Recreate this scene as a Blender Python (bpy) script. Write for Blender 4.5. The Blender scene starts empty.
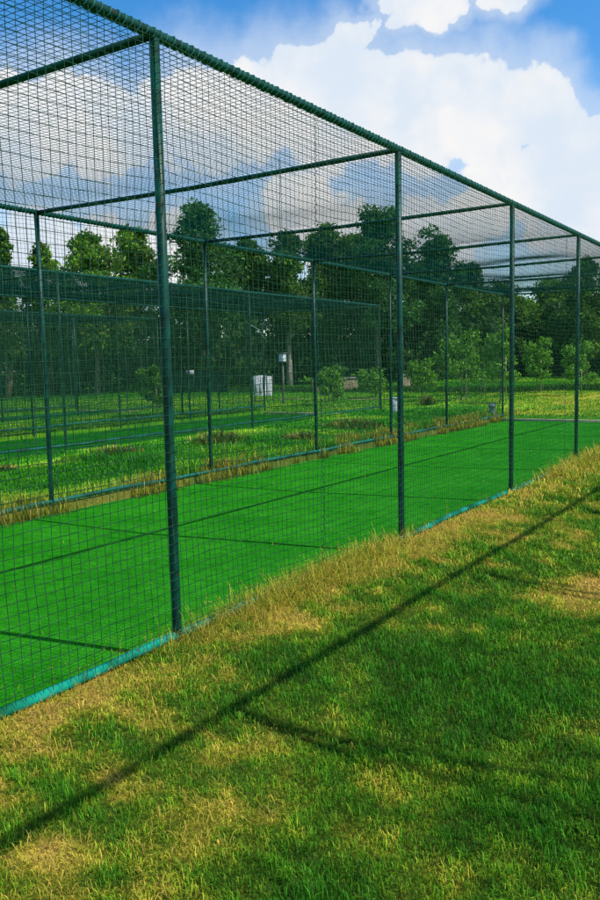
import bpy, math, random
import numpy as np
from mathutils import Matrix, Vector

rng = np.random.default_rng(11)
random.seed(5)
scene = bpy.context.scene
COL = scene.collection
PITCH = 0.056           # mesh size of the cricket netting
HT = 3.5                # height of the cages
WID = 4.71              # width of a lane

# ------------------------------------------------------------------ helpers
def link(o, parent=None):
    COL.objects.link(o)
    if parent is not None:
        o.parent = parent
    return o

def build(name, verts, quads=None, tris=None, mat=None, parent=None, smooth=False, vcol=None, mats=None, midx=None):
    verts = np.asarray(verts, np.float32).reshape(-1, 3)
    q = np.zeros((0, 4), np.int32) if quads is None else np.asarray(quads, np.int32).reshape(-1, 4)
    t = np.zeros((0, 3), np.int32) if tris is None else np.asarray(tris, np.int32).reshape(-1, 3)
    me = bpy.data.meshes.new(name)
    me.vertices.add(len(verts)); me.vertices.foreach_set('co', verts.ravel())
    nl = len(q) * 4 + len(t) * 3
    me.loops.add(nl)
    me.loops.foreach_set('vertex_index', np.concatenate([q.ravel(), t.ravel()]).astype(np.int32))
    me.polygons.add(len(q) + len(t))
    st = np.concatenate([np.arange(len(q)) * 4, len(q) * 4 + np.arange(len(t)) * 3]).astype(np.int32)
    me.polygons.foreach_set('loop_start', st)
    if smooth:
        me.polygons.foreach_set('use_smooth', np.ones(len(q) + len(t), bool))
    if vcol is not None:
        vc = np.asarray(vcol, np.float32).reshape(-1, 3)
        a = me.attributes.new('col', 'FLOAT_COLOR', 'POINT')
        a.data.foreach_set('color', np.concatenate([vc, np.ones((len(vc), 1), np.float32)], 1).ravel())
    me.update(calc_edges=True)
    if mats:
        for m in mats: me.materials.append(m)
        me.polygons.foreach_set('material_index', np.asarray(midx, np.int32))
    elif mat is not None:
        me.materials.append(mat)
    return link(bpy.data.objects.new(name, me), parent)

class MB:
    """collects shapes into one mesh"""
    def __init__(self): self.v = []; self.q = []; self.t = []; self.n = 0
    def add(self, v, q=None, t=None):
        v = np.asarray(v, float).reshape(-1, 3)
        if q is not None and len(q): self.q.append(np.asarray(q).reshape(-1, 4) + self.n)
        if t is not None and len(t): self.t.append(np.asarray(t).reshape(-1, 3) + self.n)
        self.v.append(v); self.n += len(v); return self
    def tube(self, pts, rad, seg=12, caps=True):
        pts = np.asarray(pts, float); n = len(pts)
        rad = np.broadcast_to(np.asarray(rad, float), (n,))
        tg = np.gradient(pts, axis=0); tg /= np.linalg.norm(tg, axis=1, keepdims=True) + 1e-12
        ref = np.array([0, 0, 1.0]) if abs(tg[0, 2]) < .9 else np.array([1.0, 0, 0])
        a = np.cross(tg, ref); a /= np.linalg.norm(a, axis=1, keepdims=True) + 1e-12
        b = np.cross(tg, a)
        th = np.arange(seg) / seg * 2 * np.pi
        ring = pts[:, None] + rad[:, None, None] * (np.cos(th)[None, :, None] * a[:, None] + np.sin(th)[None, :, None] * b[:, None])
        v = ring.reshape(-1, 3)
        i = np.arange(n - 1)[:, None] * seg; j = np.arange(seg)[None]; k = (j + 1) % seg
        q = np.stack([i + j, i + k, i + seg + k, i + seg + j], -1).reshape(-1, 4)
        t = []
        if caps:
            v = np.concatenate([v, pts[:1], pts[-1:]]); c0, c1 = n * seg, n * seg + 1
            for s in range(seg):
                t.append((c0, (s + 1) % seg, s)); t.append((c1, (n - 1) * seg + s, (n - 1) * seg + (s + 1) % seg))
        return self.add(v, q, t)
    def box(self, lo, hi, bev=0.0, rot=0.0, piv=(0, 0)):
        x0, y0, z0 = lo; x1, y1, z1 = hi; b = bev
        if b <= 0:
            v = [(x, y, z) for z in (z0, z1) for y in (y0, y1) for x in (x0, x1)]
            q = [(0, 2, 3, 1), (4, 5, 7, 6), (0, 1, 5, 4), (2, 6, 7, 3), (0, 4, 6, 2), (1, 3, 7, 5)]
            v = np.array(v, float)
        else:   # chamfered vertical edges and top rim
            o = [(x0 + b, y0), (x1 - b, y0), (x1, y0 + b), (x1, y1 - b), (x1 - b, y1), (x0 + b, y1), (x0, y1 - b), (x0, y0 + b)]
            cx, cy = (x0 + x1) / 2, (y0 + y1) / 2
            def sh(p, d): return (p[0] - math.copysign(d, p[0] - cx), p[1] - math.copysign(d, p[1] - cy))
            v = [(*p, z0) for p in o] + [(*p, z1 - b) for p in o] + [(*sh(p, b * .7), z1) for p in o]
            v.append((cx, cy, z1)); v = np.array(v, float)
            q = []; t = []
            for L in (0, 8):
                for i in range(8): q.append((L + i, L + (i + 1) % 8, L + 8 + (i + 1) % 8, L + 8 + i))
            for i in range(8): t.append((16 + i, 16 + (i + 1) % 8, 24))
        if rot:
            c, s = math.cos(rot), math.sin(rot); px, py = piv
            X = v[:, 0] - px; Y = v[:, 1] - py
            v[:, 0] = px + c * X - s * Y; v[:, 1] = py + s * X + c * Y
        return self.add(v, q, None if b <= 0 else t)
    def build(self, name, mat, parent=None, smooth=False):
        return build(name, np.concatenate(self.v), np.concatenate(self.q) if self.q else None,
                     np.concatenate(self.t) if self.t else None, mat, parent, smooth)

def tag(o, label=None, cat=None, group=None, kind=None):
    if label: o['label'] = label
    if cat: o['category'] = cat
    if group: o['group'] = group
    if kind: o['kind'] = kind
    return o

def empty(name, loc, label, cat, group=None):
    o = bpy.data.objects.new(name, None); o.empty_display_size = .2
    o.location = loc
    return tag(link(o), label, cat, group)

def copy_tree(o, parent=None):
    c = o.copy(); COL.objects.link(c); c.parent = parent
    for ch in list(o.children): copy_tree(ch, c)
    return c

_tab = rng.random((256, 256))
def vnoise(x, y, sc, sd=0):
    x = np.asarray(x, float) * sc + sd * 17.3; y = np.asarray(y, float) * sc + sd * 9.7
    i = np.floor(x).astype(int); j = np.floor(y).astype(int)
    u = x - i; v = y - j; u = u * u * (3 - 2 * u); v = v * v * (3 - 2 * v)
    g = lambda a, b: _tab[a & 255, b & 255]
    return (g(i, j) * (1 - u) + g(i + 1, j) * u) * (1 - v) + (g(i, j + 1) * (1 - u) + g(i + 1, j + 1) * u) * v
def fbm(x, y, sc, sd=0, o=4):
    s = 0; a = .5; tot = 0
    for k in range(o):
        s = s + a * vnoise(x, y, sc * 2 ** k, sd + k); tot += a; a *= .55
    return s / tot
def sstep(a, b, x):
    t = np.clip((x - a) / (b - a), 0, 1); return t * t * (3 - 2 * t)

# ------------------------------------------------------------------ materials
def newmat(name):
    m = bpy.data.materials.new(name); m.use_nodes = True
    nt = m.node_tree
    for n in list(nt.nodes): nt.nodes.remove(n)
    out = nt.nodes.new('ShaderNodeOutputMaterial')
    return m, nt, out

def N(nt, t, **kw):
    n = nt.nodes.new(t)
    for k, v in kw.items():
        if k in n.inputs.keys() if isinstance(k, str) else False: n.inputs[k].default_value = v
        else: setattr(n, k, v)
    return n

def noise_mix(nt, c1, c2, scale, detail=4, lo=.35, hi=.65, vec=None):
    no = nt.nodes.new('ShaderNodeTexNoise'); no.inputs['Scale'].default_value = scale; no.inputs['Detail'].default_value = detail
    if vec is None:
        tc = nt.nodes.new('ShaderNodeTexCoord'); vec = tc.outputs['Object']
    nt.links.new(vec, no.inputs['Vector'])
    mr = nt.nodes.new('ShaderNodeMapRange'); mr.inputs['From Min'].default_value = lo; mr.inputs['From Max'].default_value = hi
    nt.links.new(no.outputs['Fac'], mr.inputs['Value'])
    mx = nt.nodes.new('ShaderNodeMix'); mx.data_type = 'RGBA'
    nt.links.new(mr.outputs['Result'], mx.inputs[0])
    for s, c in ((6, c1), (7, c2)):
        if hasattr(c, 'links'): nt.links.new(c, mx.inputs[s])
        else: mx.inputs[s].default_value = (*c, 1)
    return mx.outputs[2], no.outputs['Fac']

def simple(name, c1, c2, scale=6, rough=.5, spec=.5, bump=0.0, metallic=0.0, lo=.35, hi=.65, detail=5):
    m, nt, out = newmat(name)
    col, f = noise_mix(nt, c1, c2, scale, detail, lo, hi)
    p = nt.nodes.new('ShaderNodeBsdfPrincipled')
    nt.links.new(col, p.inputs['Base Color'])
    p.inputs['Roughness'].default_value = rough; p.inputs['Specular IOR Level'].default_value = spec; p.inputs['Metallic'].default_value = metallic
    if bump:
        b = nt.nodes.new('ShaderNodeBump'); b.inputs['Strength'].default_value = bump; b.inputs['Distance'].default_value = .01
        nt.links.new(f, b.inputs['Height']); nt.links.new(b.outputs['Normal'], p.inputs['Normal'])
    nt.links.new(p.outputs['BSDF'], out.inputs['Surface'])
    return m

def leafmat(name, transl=.35, gain=1.0, rough=.6):
    """two sided leaf / blade: colour from the mesh attribute"""
    m, nt, out = newmat(name)
    at = nt.nodes.new('ShaderNodeAttribute'); at.attribute_name = 'col'
    d = nt.nodes.new('ShaderNodeBsdfPrincipled'); d.inputs['Roughness'].default_value = rough; d.inputs['Specular IOR Level'].default_value = .25
    t = nt.nodes.new('ShaderNodeBsdfTranslucent')
    mx = nt.nodes.new('ShaderNodeMixShader'); mx.inputs[0].default_value = transl
    nt.links.new(at.outputs['Color'], d.inputs['Base Color']); nt.links.new(at.outputs['Color'], t.inputs['Color'])
    nt.links.new(d.outputs[0], mx.inputs[1]); nt.links.new(t.outputs[0], mx.inputs[2])
    nt.links.new(mx.outputs[0], out.inputs['Surface'])
    return m

M = {}
M['paint'] = simple('green_pipe_paint', (.0008, .026, .018), (.0022, .066, .046), 9, .42, .2, .15)
M['pipe'] = simple('teal_kerb_pipe_paint', (.004, .085, .036), (.006, .27, .19), 3.6, .7, .06, .3, lo=.42, hi=.6)
M['rope'] = simple('green_binding_rope', (.002, .07, .052), (.006, .15, .11), 40, .6, .3, .3)
M['net'] = simple('side_netting_twine', (.006, .042, .023), (.030, .098, .056), 14, .8, .1)
m, nt, out = newmat('roof_netting_twine')      # nylon twine lets some light through
rc, _f0 = noise_mix(nt, (.002, .075, .085), (.008, .14, .15), 9, 4)
d_ = nt.nodes.new('ShaderNodeBsdfDiffuse'); t_ = nt.nodes.new('ShaderNodeBsdfTranslucent'); x_ = nt.nodes.new('ShaderNodeMixShader'); x_.inputs[0].default_value = .45
nt.links.new(rc, d_.inputs[0]); nt.links.new(rc, t_.inputs[0]); nt.links.new(d_.outputs[0], x_.inputs[1]); nt.links.new(t_.outputs[0], x_.inputs[2]); nt.links.new(x_.outputs[0], out.inputs[0])
M['roofnet'] = m
M['bark'] = simple('grey_brown_bark', (.10, .075, .05), (.24, .2, .15), 7, .9, .1, .6)
M['palebark'] = simple('pale_bark', (.28, .25, .2), (.45, .42, .36), 5, .9, .1, .5)
M['white'] = simple('weathered_white_board', (.62, .66, .68), (.8, .82, .84), 5, .6, .3)
M['greyboard'] = simple('grey_panel', (.32, .36, .4), (.48, .52, .55), 6, .7, .3)
M['stake'] = simple('bamboo_stake', (.35, .28, .16), (.5, .42, .28), 8, .8, .2)
M['plaster'] = simple('cream_plaster', (.19, .16, .09), (.3, .26, .16), 2.5, .9, .1, .2)
M['tile'] = simple('grey_wall_coping', (.25, .24, .22), (.36, .34, .31), 5, .9, .1)
M['darkpipe'] = simple('dark_green_kerb_pipe_paint', (.004, .06, .04), (.008, .16, .12), 2.2, .5, .3, .3)
M['concrete'] = simple('pale_concrete', (.26, .3, .16), (.42, .44, .28), 6, .9, .1, .3)
M['darkcloth'] = simple('dark_green_cloth', (.004, .03, .02), (.008, .05, .034), 3, .9, .1, .3)
M['bluegrey'] = simple('blue_grey_plastic', (.16, .22, .26), (.26, .33, .37), 10, .6, .3, .2)
M['blade'] = leafmat('grass_blade', .32)
M['leaf'] = leafmat('tree_leaf', .38)
M['rust'] = simple('lamp_post_metal', (.05, .06, .06), (.1, .11, .1), 8, .5, .5)
M['glass'] = simple('frosted_lamp_glass', (.6, .66, .68), (.75, .8, .8), 6, .25, .6)

M['wornturf'] = simple('worn_artificial_turf', (.003, .10, .004), (.012, .17, .008), 3, 1, 0, .4)
for key in ('paint', 'pipe', 'darkpipe'):       # rust and soil blotches on the old paint
    nt = M[key].node_tree; p = next(n for n in nt.nodes if n.type == 'BSDF_PRINCIPLED')
    src = p.inputs['Base Color'].links[0].from_socket
    rcol, rf = noise_mix(nt, src, (.035, .022, .011), 21, 8, .63, .73)
    nt.links.new(rcol, p.inputs['Base Color'])
# ground: attribute colour times fine noise
m, nt, out = newmat('ground_soil_and_grass')
at = nt.nodes.new('ShaderNodeAttribute'); at.attribute_name = 'col'
tc = nt.nodes.new('ShaderNodeTexCoord')
c1, f1 = noise_mix(nt, (.45, .45, .45), (1.35, 1.35, 1.35), 38, 6, .3, .7, tc.outputs['Object'])
c2, f2 = noise_mix(nt, (.7, .8, .7), (1.25, 1.15, 1.2), 1.7, 6, .3, .7, tc.outputs['Object'])
def mul(nt, a, b):
    x = nt.nodes.new('ShaderNodeMix'); x.data_type = 'RGBA'; x.blend_type = 'MULTIPLY'; x.inputs[0].default_value = 1
    nt.links.new(a, x.inputs[6]); nt.links.new(b, x.inputs[7]); return x.outputs[2]
p = nt.nodes.new('ShaderNodeBsdfPrincipled'); p.inputs['Roughness'].default_value = .95; p.inputs['Specular IOR Level'].default_value = .1
nt.links.new(mul(nt, mul(nt, at.outputs['Color'], c1), c2), p.inputs['Base Color'])
b = nt.nodes.new('ShaderNodeBump'); b.inputs['Strength'].default_value = .8; b.inputs['Distance'].default_value = .03
nt.links.new(f1, b.inputs['Height']); nt.links.new(b.outputs[0], p.inputs['Normal']); nt.links.new(p.outputs[0], out.inputs[0])
M['ground'] = m

# artificial turf: saturated green, short pile grain, dusty along the left edge
m, nt, out = newmat('artificial_turf_pile')
tc = nt.nodes.new('ShaderNodeTexCoord')
base, fb = noise_mix(nt, (.012, .185, .006), (.025, .26, .011), 1.1, 6, .3, .7, tc.outputs['Object'])
gr, fg = noise_mix(nt, (.5, .55, .5), (1.5, 1.4, 1.5), 95, 3, .32, .68, tc.outputs['Object'])
gr2, fg2 = noise_mix(nt, (.7, .78, .7), (1.35, 1.18, 1.3), 9, 5, .3, .7, tc.outputs['Object'])
col = mul(nt, mul(nt, base, gr), gr2)
sx = nt.nodes.new('ShaderNodeSeparateXYZ'); nt.links.new(tc.outputs['Object'], sx.inputs[0])
no = nt.nodes.new('ShaderNodeTexNoise'); no.inputs['Scale'].default_value = 5; no.inputs['Detail'].default_value = 6
nt.links.new(tc.outputs['Object'], no.inputs['Vector'])
ma = nt.nodes.new('ShaderNodeMath'); ma.operation = 'MULTIPLY_ADD'; ma.inputs[1].default_value = .9; nt.links.new(no.outputs[0], ma.inputs[0]); nt.links.new(sx.outputs[0], ma.inputs[2])
mr = nt.nodes.new('ShaderNodeMapRange'); mr.inputs['From Min'].default_value = -WID + .52; mr.inputs['From Max'].default_value = -WID + .36
nt.links.new(ma.outputs[0], mr.inputs['Value'])
mx = nt.nodes.new('ShaderNodeMix'); mx.data_type = 'RGBA'; nt.links.new(mr.outputs[0], mx.inputs[0]); nt.links.new(col, mx.inputs[6]); mx.inputs[7].default_value = (.12, .125, .025, 1)
p = nt.nodes.new('ShaderNodeBsdfPrincipled'); p.inputs['Roughness'].default_value = 1; p.inputs['Specular IOR Level'].default_value = .0
nt.links.new(mx.outputs[2], p.inputs['Base Color'])
b = nt.nodes.new('ShaderNodeBump'); b.inputs['Strength'].default_value = .7; b.inputs['Distance'].default_value = .012
nt.links.new(fg, b.inputs['Height']); nt.links.new(b.outputs[0], p.inputs['Normal']); nt.links.new(p.outputs[0], out.inputs[0])
M['turf'] = m

# ------------------------------------------------------------------ camera (portrait phone photo, slight roll)
f_px, yaw, pitch, roll, CX, CZ = 825.9, .569, -.1035, -.0224, 3.249, 1.646
fw = Vector((-math.sin(yaw) * math.cos(pitch), math.cos(yaw) * math.cos(pitch), math.sin(pitch)))
r = Vector((math.cos(yaw), math.sin(yaw), 0)); u = r.cross(fw)
r2 = r * math.cos(roll) + u * math.sin(roll); u2 = -r * math.sin(roll) + u * math.cos(roll)
cd = bpy.data.cameras.new('camera'); cam = link(bpy.data.objects.new('camera', cd))
mw = Matrix(((r2.x, u2.x, -fw.x, CX), (r2.y, u2.y, -fw.y, 0), (r2.z, u2.z, -fw.z, CZ), (0, 0, 0, 1)))
cam.matrix_world = mw
cd.sensor_fit = 'AUTO'; cd.sensor_width = 36; cd.lens = 36 * f_px / 900
cd.clip_start = .05; cd.clip_end = 2000
scene.camera = cam
_C = np.array([CX, 0, CZ]); _f = np.array(fw); _r = np.array(r2); _u = np.array(u2)
def inview(x, y, z=0, mx=.30, my=.12):
    """keeps only the ground the photo could plausibly see, with a wide margin"""
    d = np.stack([x - CX, y, np.zeros_like(x) + z - CZ], -1)
    zz = d @ _f
    px = (d @ _r) / np.maximum(zz, .05) * f_px / 600; py = -(d @ _u) / np.maximum(zz, .05) * f_px / 900
    return (zz > .3) & (np.abs(px) < .5 + mx) & (np.abs(py) < .5 + my)

# ------------------------------------------------------------------ light
SUN = Vector((2.78, .41, 3.62)).normalized()
sd = bpy.data.lights.new('sun', 'SUN'); sd.energy = 5.0; sd.angle = math.radians(.53); sd.color = (1, .94, .84)
so = link(bpy.data.objects.new('sun', sd)); so.rotation_euler = SUN.to_track_quat('Z', 'Y').to_euler(); so.location = (30, 5, 40)

def px_dir(x, y):
    d = _f + _r * (x - 300) / f_px - _u * (y - 450) / f_px
    return d / np.linalg.norm(d)

w = bpy.data.worlds.new('World'); scene.world = w; w.use_nodes = True
nt = w.node_tree
for n in list(nt.nodes): nt.nodes.remove(n)
out = nt.nodes.new('ShaderNodeOutputWorld')
sky = nt.nodes.new('ShaderNodeTexSky'); sky.sky_type = 'NISHITA'; sky.sun_disc = False
sky.sun_elevation = math.asin(SUN.z); sky.sun_rotation = math.atan2(SUN.x, SUN.y)
sky.air_density = 1.0; sky.dust_density = .6; sky.ozone_density = 2.0
hs = nt.nodes.new('ShaderNodeHueSaturation'); hs.inputs['Saturation'].default_value = 1.42; hs.inputs['Value'].default_value = 1.5
nt.links.new(sky.outputs[0], hs.inputs['Color'])
bg = nt.nodes.new('ShaderNodeBackground'); bg.inputs['Strength'].default_value = .13
nt.links.new(hs.outputs[0], bg.inputs['Color'])
tc = nt.nodes.new('ShaderNodeTexCoord')
# cumulus clouds: soft blobs at fixed compass directions, edges broken up with noise
def wm(op, a, b=None, c=None):
    n = nt.nodes.new('ShaderNodeMath'); n.operation = op
    for i, s in enumerate((a, b, c)):
        if s is None: continue
        if hasattr(s, 'links'): nt.links.new(s, n.inputs[i])
        else: n.inputs[i].default_value = s
    return n.outputs[0]
no1 = nt.nodes.new('ShaderNodeTexNoise'); no1.inputs['Scale'].default_value = 22; no1.inputs['Detail'].default_value = 5; no1.inputs['Roughness'].default_value = .52
nt.links.new(tc.outputs['Generated'], no1.inputs['Vector'])
vs = nt.nodes.new('ShaderNodeVectorMath'); vs.operation = 'SUBTRACT'; vs.inputs[1].default_value = (.5, .5, .5); nt.links.new(no1.outputs['Color'], vs.inputs[0])
vm = nt.nodes.new('ShaderNodeVectorMath'); vm.operation = 'MULTIPLY_ADD'; vm.inputs[1].default_value = (.062, .062, .062)
nt.links.new(vs.outputs[0], vm.inputs[0]); nt.links.new(tc.outputs['Generated'], vm.inputs[2])
BL = [(300,98,48),(346,78,40),(352,46,22),(364,32,15),(402,98,38),(450,100,38),(492,104,40),(532,106,36),(562,128,30),(594,140,22),
      (330,118,55),(262,112,46),(205,118,52),(160,118,36),(238,90,26),(420,122,54),(385,112,40),(468,122,36),(498,146,24),(470,148,20),
      (404,10,22),(432,15,19),(456,2,19),(384,4,13),(505,-10,24),
      (60,118,46),(18,128,48),(104,134,46),(88,98,22),(-60,120,50),(-120,140,60),
      (498,186,34),(540,186,34),(590,190,44),(476,214,30),(606,226,46),(560,218,38),(660,230,60),
      (40,268,62),(110,262,52),(170,255,40),(300,208,40),(350,245,45),(430,246,50),(-60,260,70)]
dirs = [(px_dir(x, y), 1.06 * rr / f_px, (x - 300) ** 2 + (y - 450) ** 2) for x, y, rr in BL]
random.seed(21)
for k in range(7):      # the rest of the sky
    az = random.uniform(0, 2 * math.pi); el = random.uniform(.06, .75)
    d = np.array([math.cos(az) * math.cos(el), math.sin(az) * math.cos(el), math.sin(el)])
    if d @ _f > .75: continue
    for q in range(2):
        e = d + np.array([random.uniform(-.16, .16), random.uniform(-.16, .16), random.uniform(-.04, .05)])
        dirs.append((e / np.linalg.norm(e), random.uniform(.08, .16), 0))
fld = None
for c, rr, _ in dirs:
    dn = nt.nodes.new('ShaderNodeVectorMath'); dn.operation = 'DISTANCE'; dn.inputs[1].default_value = tuple(c)
    nt.links.new(vm.outputs[0], dn.inputs[0])
    v = wm('MULTIPLY_ADD', dn.outputs['Value'], -1 / rr, 1.0)
    fld = v if fld is None else wm('SMOOTH_MAX', fld, v, .12)
def mrange(v, a, b, c=0, d=1, mode='SMOOTHSTEP'):
    n = nt.nodes.new('ShaderNodeMapRange'); n.interpolation_type = mode
    for k, x in zip(('From Min', 'From Max', 'To Min', 'To Max'), (a, b, c, d)): n.inputs[k].default_value = x
    nt.links.new(v, n.inputs['Value']); return n.outputs[0]
bil = nt.nodes.new('ShaderNodeTexNoise'); bil.inputs['Scale'].default_value = 34; bil.inputs['Detail'].default_value = 6; bil.inputs['Roughness'].default_value = .58
nt.links.new(tc.outputs['Generated'], bil.inputs['Vector'])
puff = wm('MULTIPLY_ADD', bil.outputs['Fac'], .55, -.27)
fld2 = wm('ADD', fld, puff)
mask = wm('MAXIMUM', mrange(fld2, -.03, .20), mrange(fld, -.9, .15, .0, .6))
no2 = nt.nodes.new('ShaderNodeTexNoise'); no2.inputs['Scale'].default_value = 9; no2.inputs['Detail'].default_value = 5
nt.links.new(tc.outputs['Generated'], no2.inputs['Vector'])
sh = wm('MULTIPLY', wm('MULTIPLY', mrange(fld2, -.05, .35), mrange(no2.outputs['Fac'], .33, .58)), mrange(puff, -.15, .12, .6, 1))
cc = nt.nodes.new('ShaderNodeMix'); cc.data_type = 'RGBA'
cc.inputs[6].default_value = (.76, .86, .98, 1); cc.inputs[7].default_value = (1.0, .99, .98, 1)
nt.links.new(sh, cc.inputs[0])
bg2 = nt.nodes.new('ShaderNodeBackground'); bg2.inputs['Strength'].default_value = .95; nt.links.new(cc.outputs[2], bg2.inputs['Color'])
mxs = nt.nodes.new('ShaderNodeMixShader'); nt.links.new(mask, mxs.inputs[0]); nt.links.new(bg.outputs[0], mxs.inputs[1]); nt.links.new(bg2.outputs[0], mxs.inputs[2])
nt.links.new(mxs.outputs[0], out.inputs[0])

# ------------------------------------------------------------------ terrain
LANES = [(-WID, 0.0, -3.2, 23.47), (-WID - 9.29, -9.29, -2.0, 24.7), (-WID - 18.6, -18.6, -2.0, 24.2), (3.55, 3.55 + WID, -3.4, 23.3)]
TURF_Z = -.105
def lane_mask(x, y):
    m = np.zeros_like(x, bool)
    for a, b, y0, y1 in LANES: m |= (x > a + .03) & (x < b - .03) & (y > y0) & (y < y1)
    return m
def height(x, y):
    x = np.asarray(x, float); y = np.asarray(y, float)
    h = (fbm(x, y, .9, 3) - .5) * .07 * sstep(.15, .5, np.minimum(np.abs(x), 1))
    r_ = (x > -.05) & (x < 3.6)
    h = h + np.where(r_, -.15 * sstep(.25, 2.1, x) + .05 * np.exp(-((x - .22) / .18) ** 2) * sstep(4, 12, y), 0)
    s_ = (x < -WID) & (x > -9.3)
    h = h + np.where(s_, .10 * np.sin(np.clip((x + 9.3) / 4.59, 0, 1) * np.pi), 0)
    h = h + .55 * sstep(36, 60, np.hypot(x, y)) * fbm(x, y, .06, 8)
    return np.where(lane_mask(x, y), TURF_Z - .05, h)

RAMP_X = [0, .3, .5, .68, .85, 1]
RAMP = np.array([(.030, .165, .005), (.085, .26, .006), (.22, .33, .012), (.45, .41, .03), (.66, .50, .08), (.53, .35, .075)])
def ramp(d):
    d = np.clip(d, 0, 1); return np.stack([np.interp(d, RAMP_X, RAMP[:, k]) for k in range(3)], -1)
def G(x, y, cx, cy, sx, sy): return np.exp(-((x - cx) / sx) ** 2 - ((y - cy) / sy) ** 2)
def dryness(x, y):
    d = .12 + .75 * (fbm(x, y, 1.5, 1, 5) - .28)
    rt = (x > -.3) & (x < 3.7)
    d = d + np.where(rt, .95 * (fbm(x, y, 4.5, 21, 3) - .5) + .3 * (vnoise(x, y, 17, 23) - .5), 0)
    e = -.03 + .40 * np.exp(-np.clip(x - .12, 0, 9) ** 2 / .16) + .10 * sstep(5, 9, y)
    e = e + .30 * G(x, y, 1.0, 1.9, .6, .9) + .22 * G(x, y, .8, 2.9, .5, .8)
    e = e - .34 * G(x, y, 1.55, 4.2, .8, 1.3) - .08 * G(x, y, 2.1, 3.0, .8, .7)  + .62 * G(x, y, 1.85, 6.3, .42, .62)
    e = e - .25 * G(x, y, 1.75, 1.75, .35, .5) + .25 * G(x, y, 2.35, 2.3, .25, .3) + .28 * G(x, y, 1.45, 2.2, .16, .3)
    d = d + np.where(rt, e, 0)
    st = (x < -WID + .1) & (x > -9.4)
    d = d + np.where(st, .16 * np.exp(-((x + WID + .2) / .4) ** 2) + .38 * sstep(.6, .85, vnoise(x, y, .7, 4)) - .06, 0)
    d = d + np.where(y > 24, .03 + .24 * sstep(-13, -4, x) + .18 * (vnoise(x, y, .12, 6) - .5) - .22 * sstep(40, 47, np.hypot(x, y)) * (1 - sstep(50, 54, np.hypot(x, y))), 0)
    return d

xs = np.unique(np.concatenate([np.linspace(-600, -90, 12), np.arange(-90, -25, 1.5), np.arange(-25, -9.5, .4), np.arange(-9.5, -4.6, .12), np.arange(-4.6, -.2, .5),
     np.arange(-.2, 3.75, .06), np.arange(4, 9, .5), np.arange(9, 60, 3), np.linspace(60, 600, 10)] + [[a, a + .05, a + .10, b - .10, b - .05, b] for a, b, _, _ in LANES]))
ys = np.unique(np.concatenate([np.linspace(-300, -10, 10), np.arange(-10, 0, .5), np.arange(0, 8, .06), np.arange(8, 26, .12), np.arange(26, 90, .7), np.linspace(90, 900, 16)] + [[c[2], c[2] - .03, c[3], c[3] + .03] for c in LANES]))
X, Y = np.meshgrid(xs, ys, indexing='ij')
H = height(X, Y)
gc = ramp(dryness(X, Y))
nx, ny = X.shape
idx = np.arange(nx * ny).reshape(nx, ny)
quads = np.stack([idx[:-1, :-1], idx[1:, :-1], idx[1:, 1:], idx[:-1, 1:]], -1).reshape(-1, 4)
soil = np.array([.06, .045, .012])
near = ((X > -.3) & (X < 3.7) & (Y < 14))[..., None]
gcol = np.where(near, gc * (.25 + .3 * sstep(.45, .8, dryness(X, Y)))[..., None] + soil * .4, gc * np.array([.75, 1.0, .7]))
edge_ = .8 * np.exp(-((X + WID - .02) / .07) ** 2)[..., None] * ((Y > -3) & (Y < 24))[..., None]
gcol = gcol * (1 - edge_) + edge_ * np.array([.07, .065, .02]) * (.5 + fbm(X, Y, 3, 30))[..., None]
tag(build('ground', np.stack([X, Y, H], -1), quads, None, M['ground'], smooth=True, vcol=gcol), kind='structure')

# turf carpets and the concrete strip that closes each lane
def sheet(name, x0, x1, y0, y1, z, mat, loc=(0, 0, 0)):
    nx_, ny_ = 14, 60
    gx, gy = np.meshgrid(np.linspace(x0, x1, nx_), np.linspace(y0, y1, ny_), indexing='ij')
    gz = z + (vnoise(gx, gy, .8, 2) - .5) * .008
    i = np.arange(nx_ * ny_).reshape(nx_, ny_)
    q = np.stack([i[:-1, :-1], i[1:, :-1], i[1:, 1:], i[:-1, 1:]], -1).reshape(-1, 4)
    o = build(name, np.stack([gx, gy, gz], -1), q, None, mat, smooth=True); o.location = loc
    return tag(o, kind='structure')
for k, (a, b, y0, y1) in enumerate(LANES):
    sheet('artificial_turf', -WID + .03, -.03, -2.9, 23.2 if k != 1 else 23.2, TURF_Z, M['turf'] if k in (0, 3) else M['wornturf'], (b, y1 - 23.47, 0))
    kb = MB().box((a + .02, y1 - .2, -.2), (b - .02, y1 - .06, -.05), .012)
    tag(kb.build('kerb', M['concrete']), kind='structure')

# ------------------------------------------------------------------ netting
def strands(mb, P, off):
    """P (S,n,3) polylines, off (3,3) triangular section"""
    S, n, _ = P.shape
    v = (P[:, :, None, :] + off[None, None]).reshape(-1, 3)
    base = (np.arange(S)[:, None] * n + np.arange(n - 1)[None]) * 3
    q = []
    for j in range(3):
        k = (j + 1) % 3
        q.append(np.stack([base + j, base + k, base + 3 + k, base + 3 + j], -1).reshape(-1, 4))
    mb.add(v, np.concatenate(q))
def tri(a, b, rad):
    return np.array([math.cos(t) * np.array(a) + math.sin(t) * np.array(b) for t in (.5, 2.6, 4.7)]) * rad
YS, YE = -2.58, 23.45
POSTS = [-2.58 + 3.12 * i for i in range(8)] + [23.45 - .0]
POSTS = [-2.58, .54, 3.66, 6.78, 9.90, 13.02, 16.14, 19.26, 23.45]
def bay(y):
    y = np.asarray(y); u_ = np.zeros_like(y)
    for a, b in zip(POSTS[:-1], POSTS[1:]):
        s = (y >= a) & (y <= b); u_ = np.where(s, (y - a) / (b - a), u_)
    return np.sin(np.pi * np.clip(u_, 0, 1))
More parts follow.
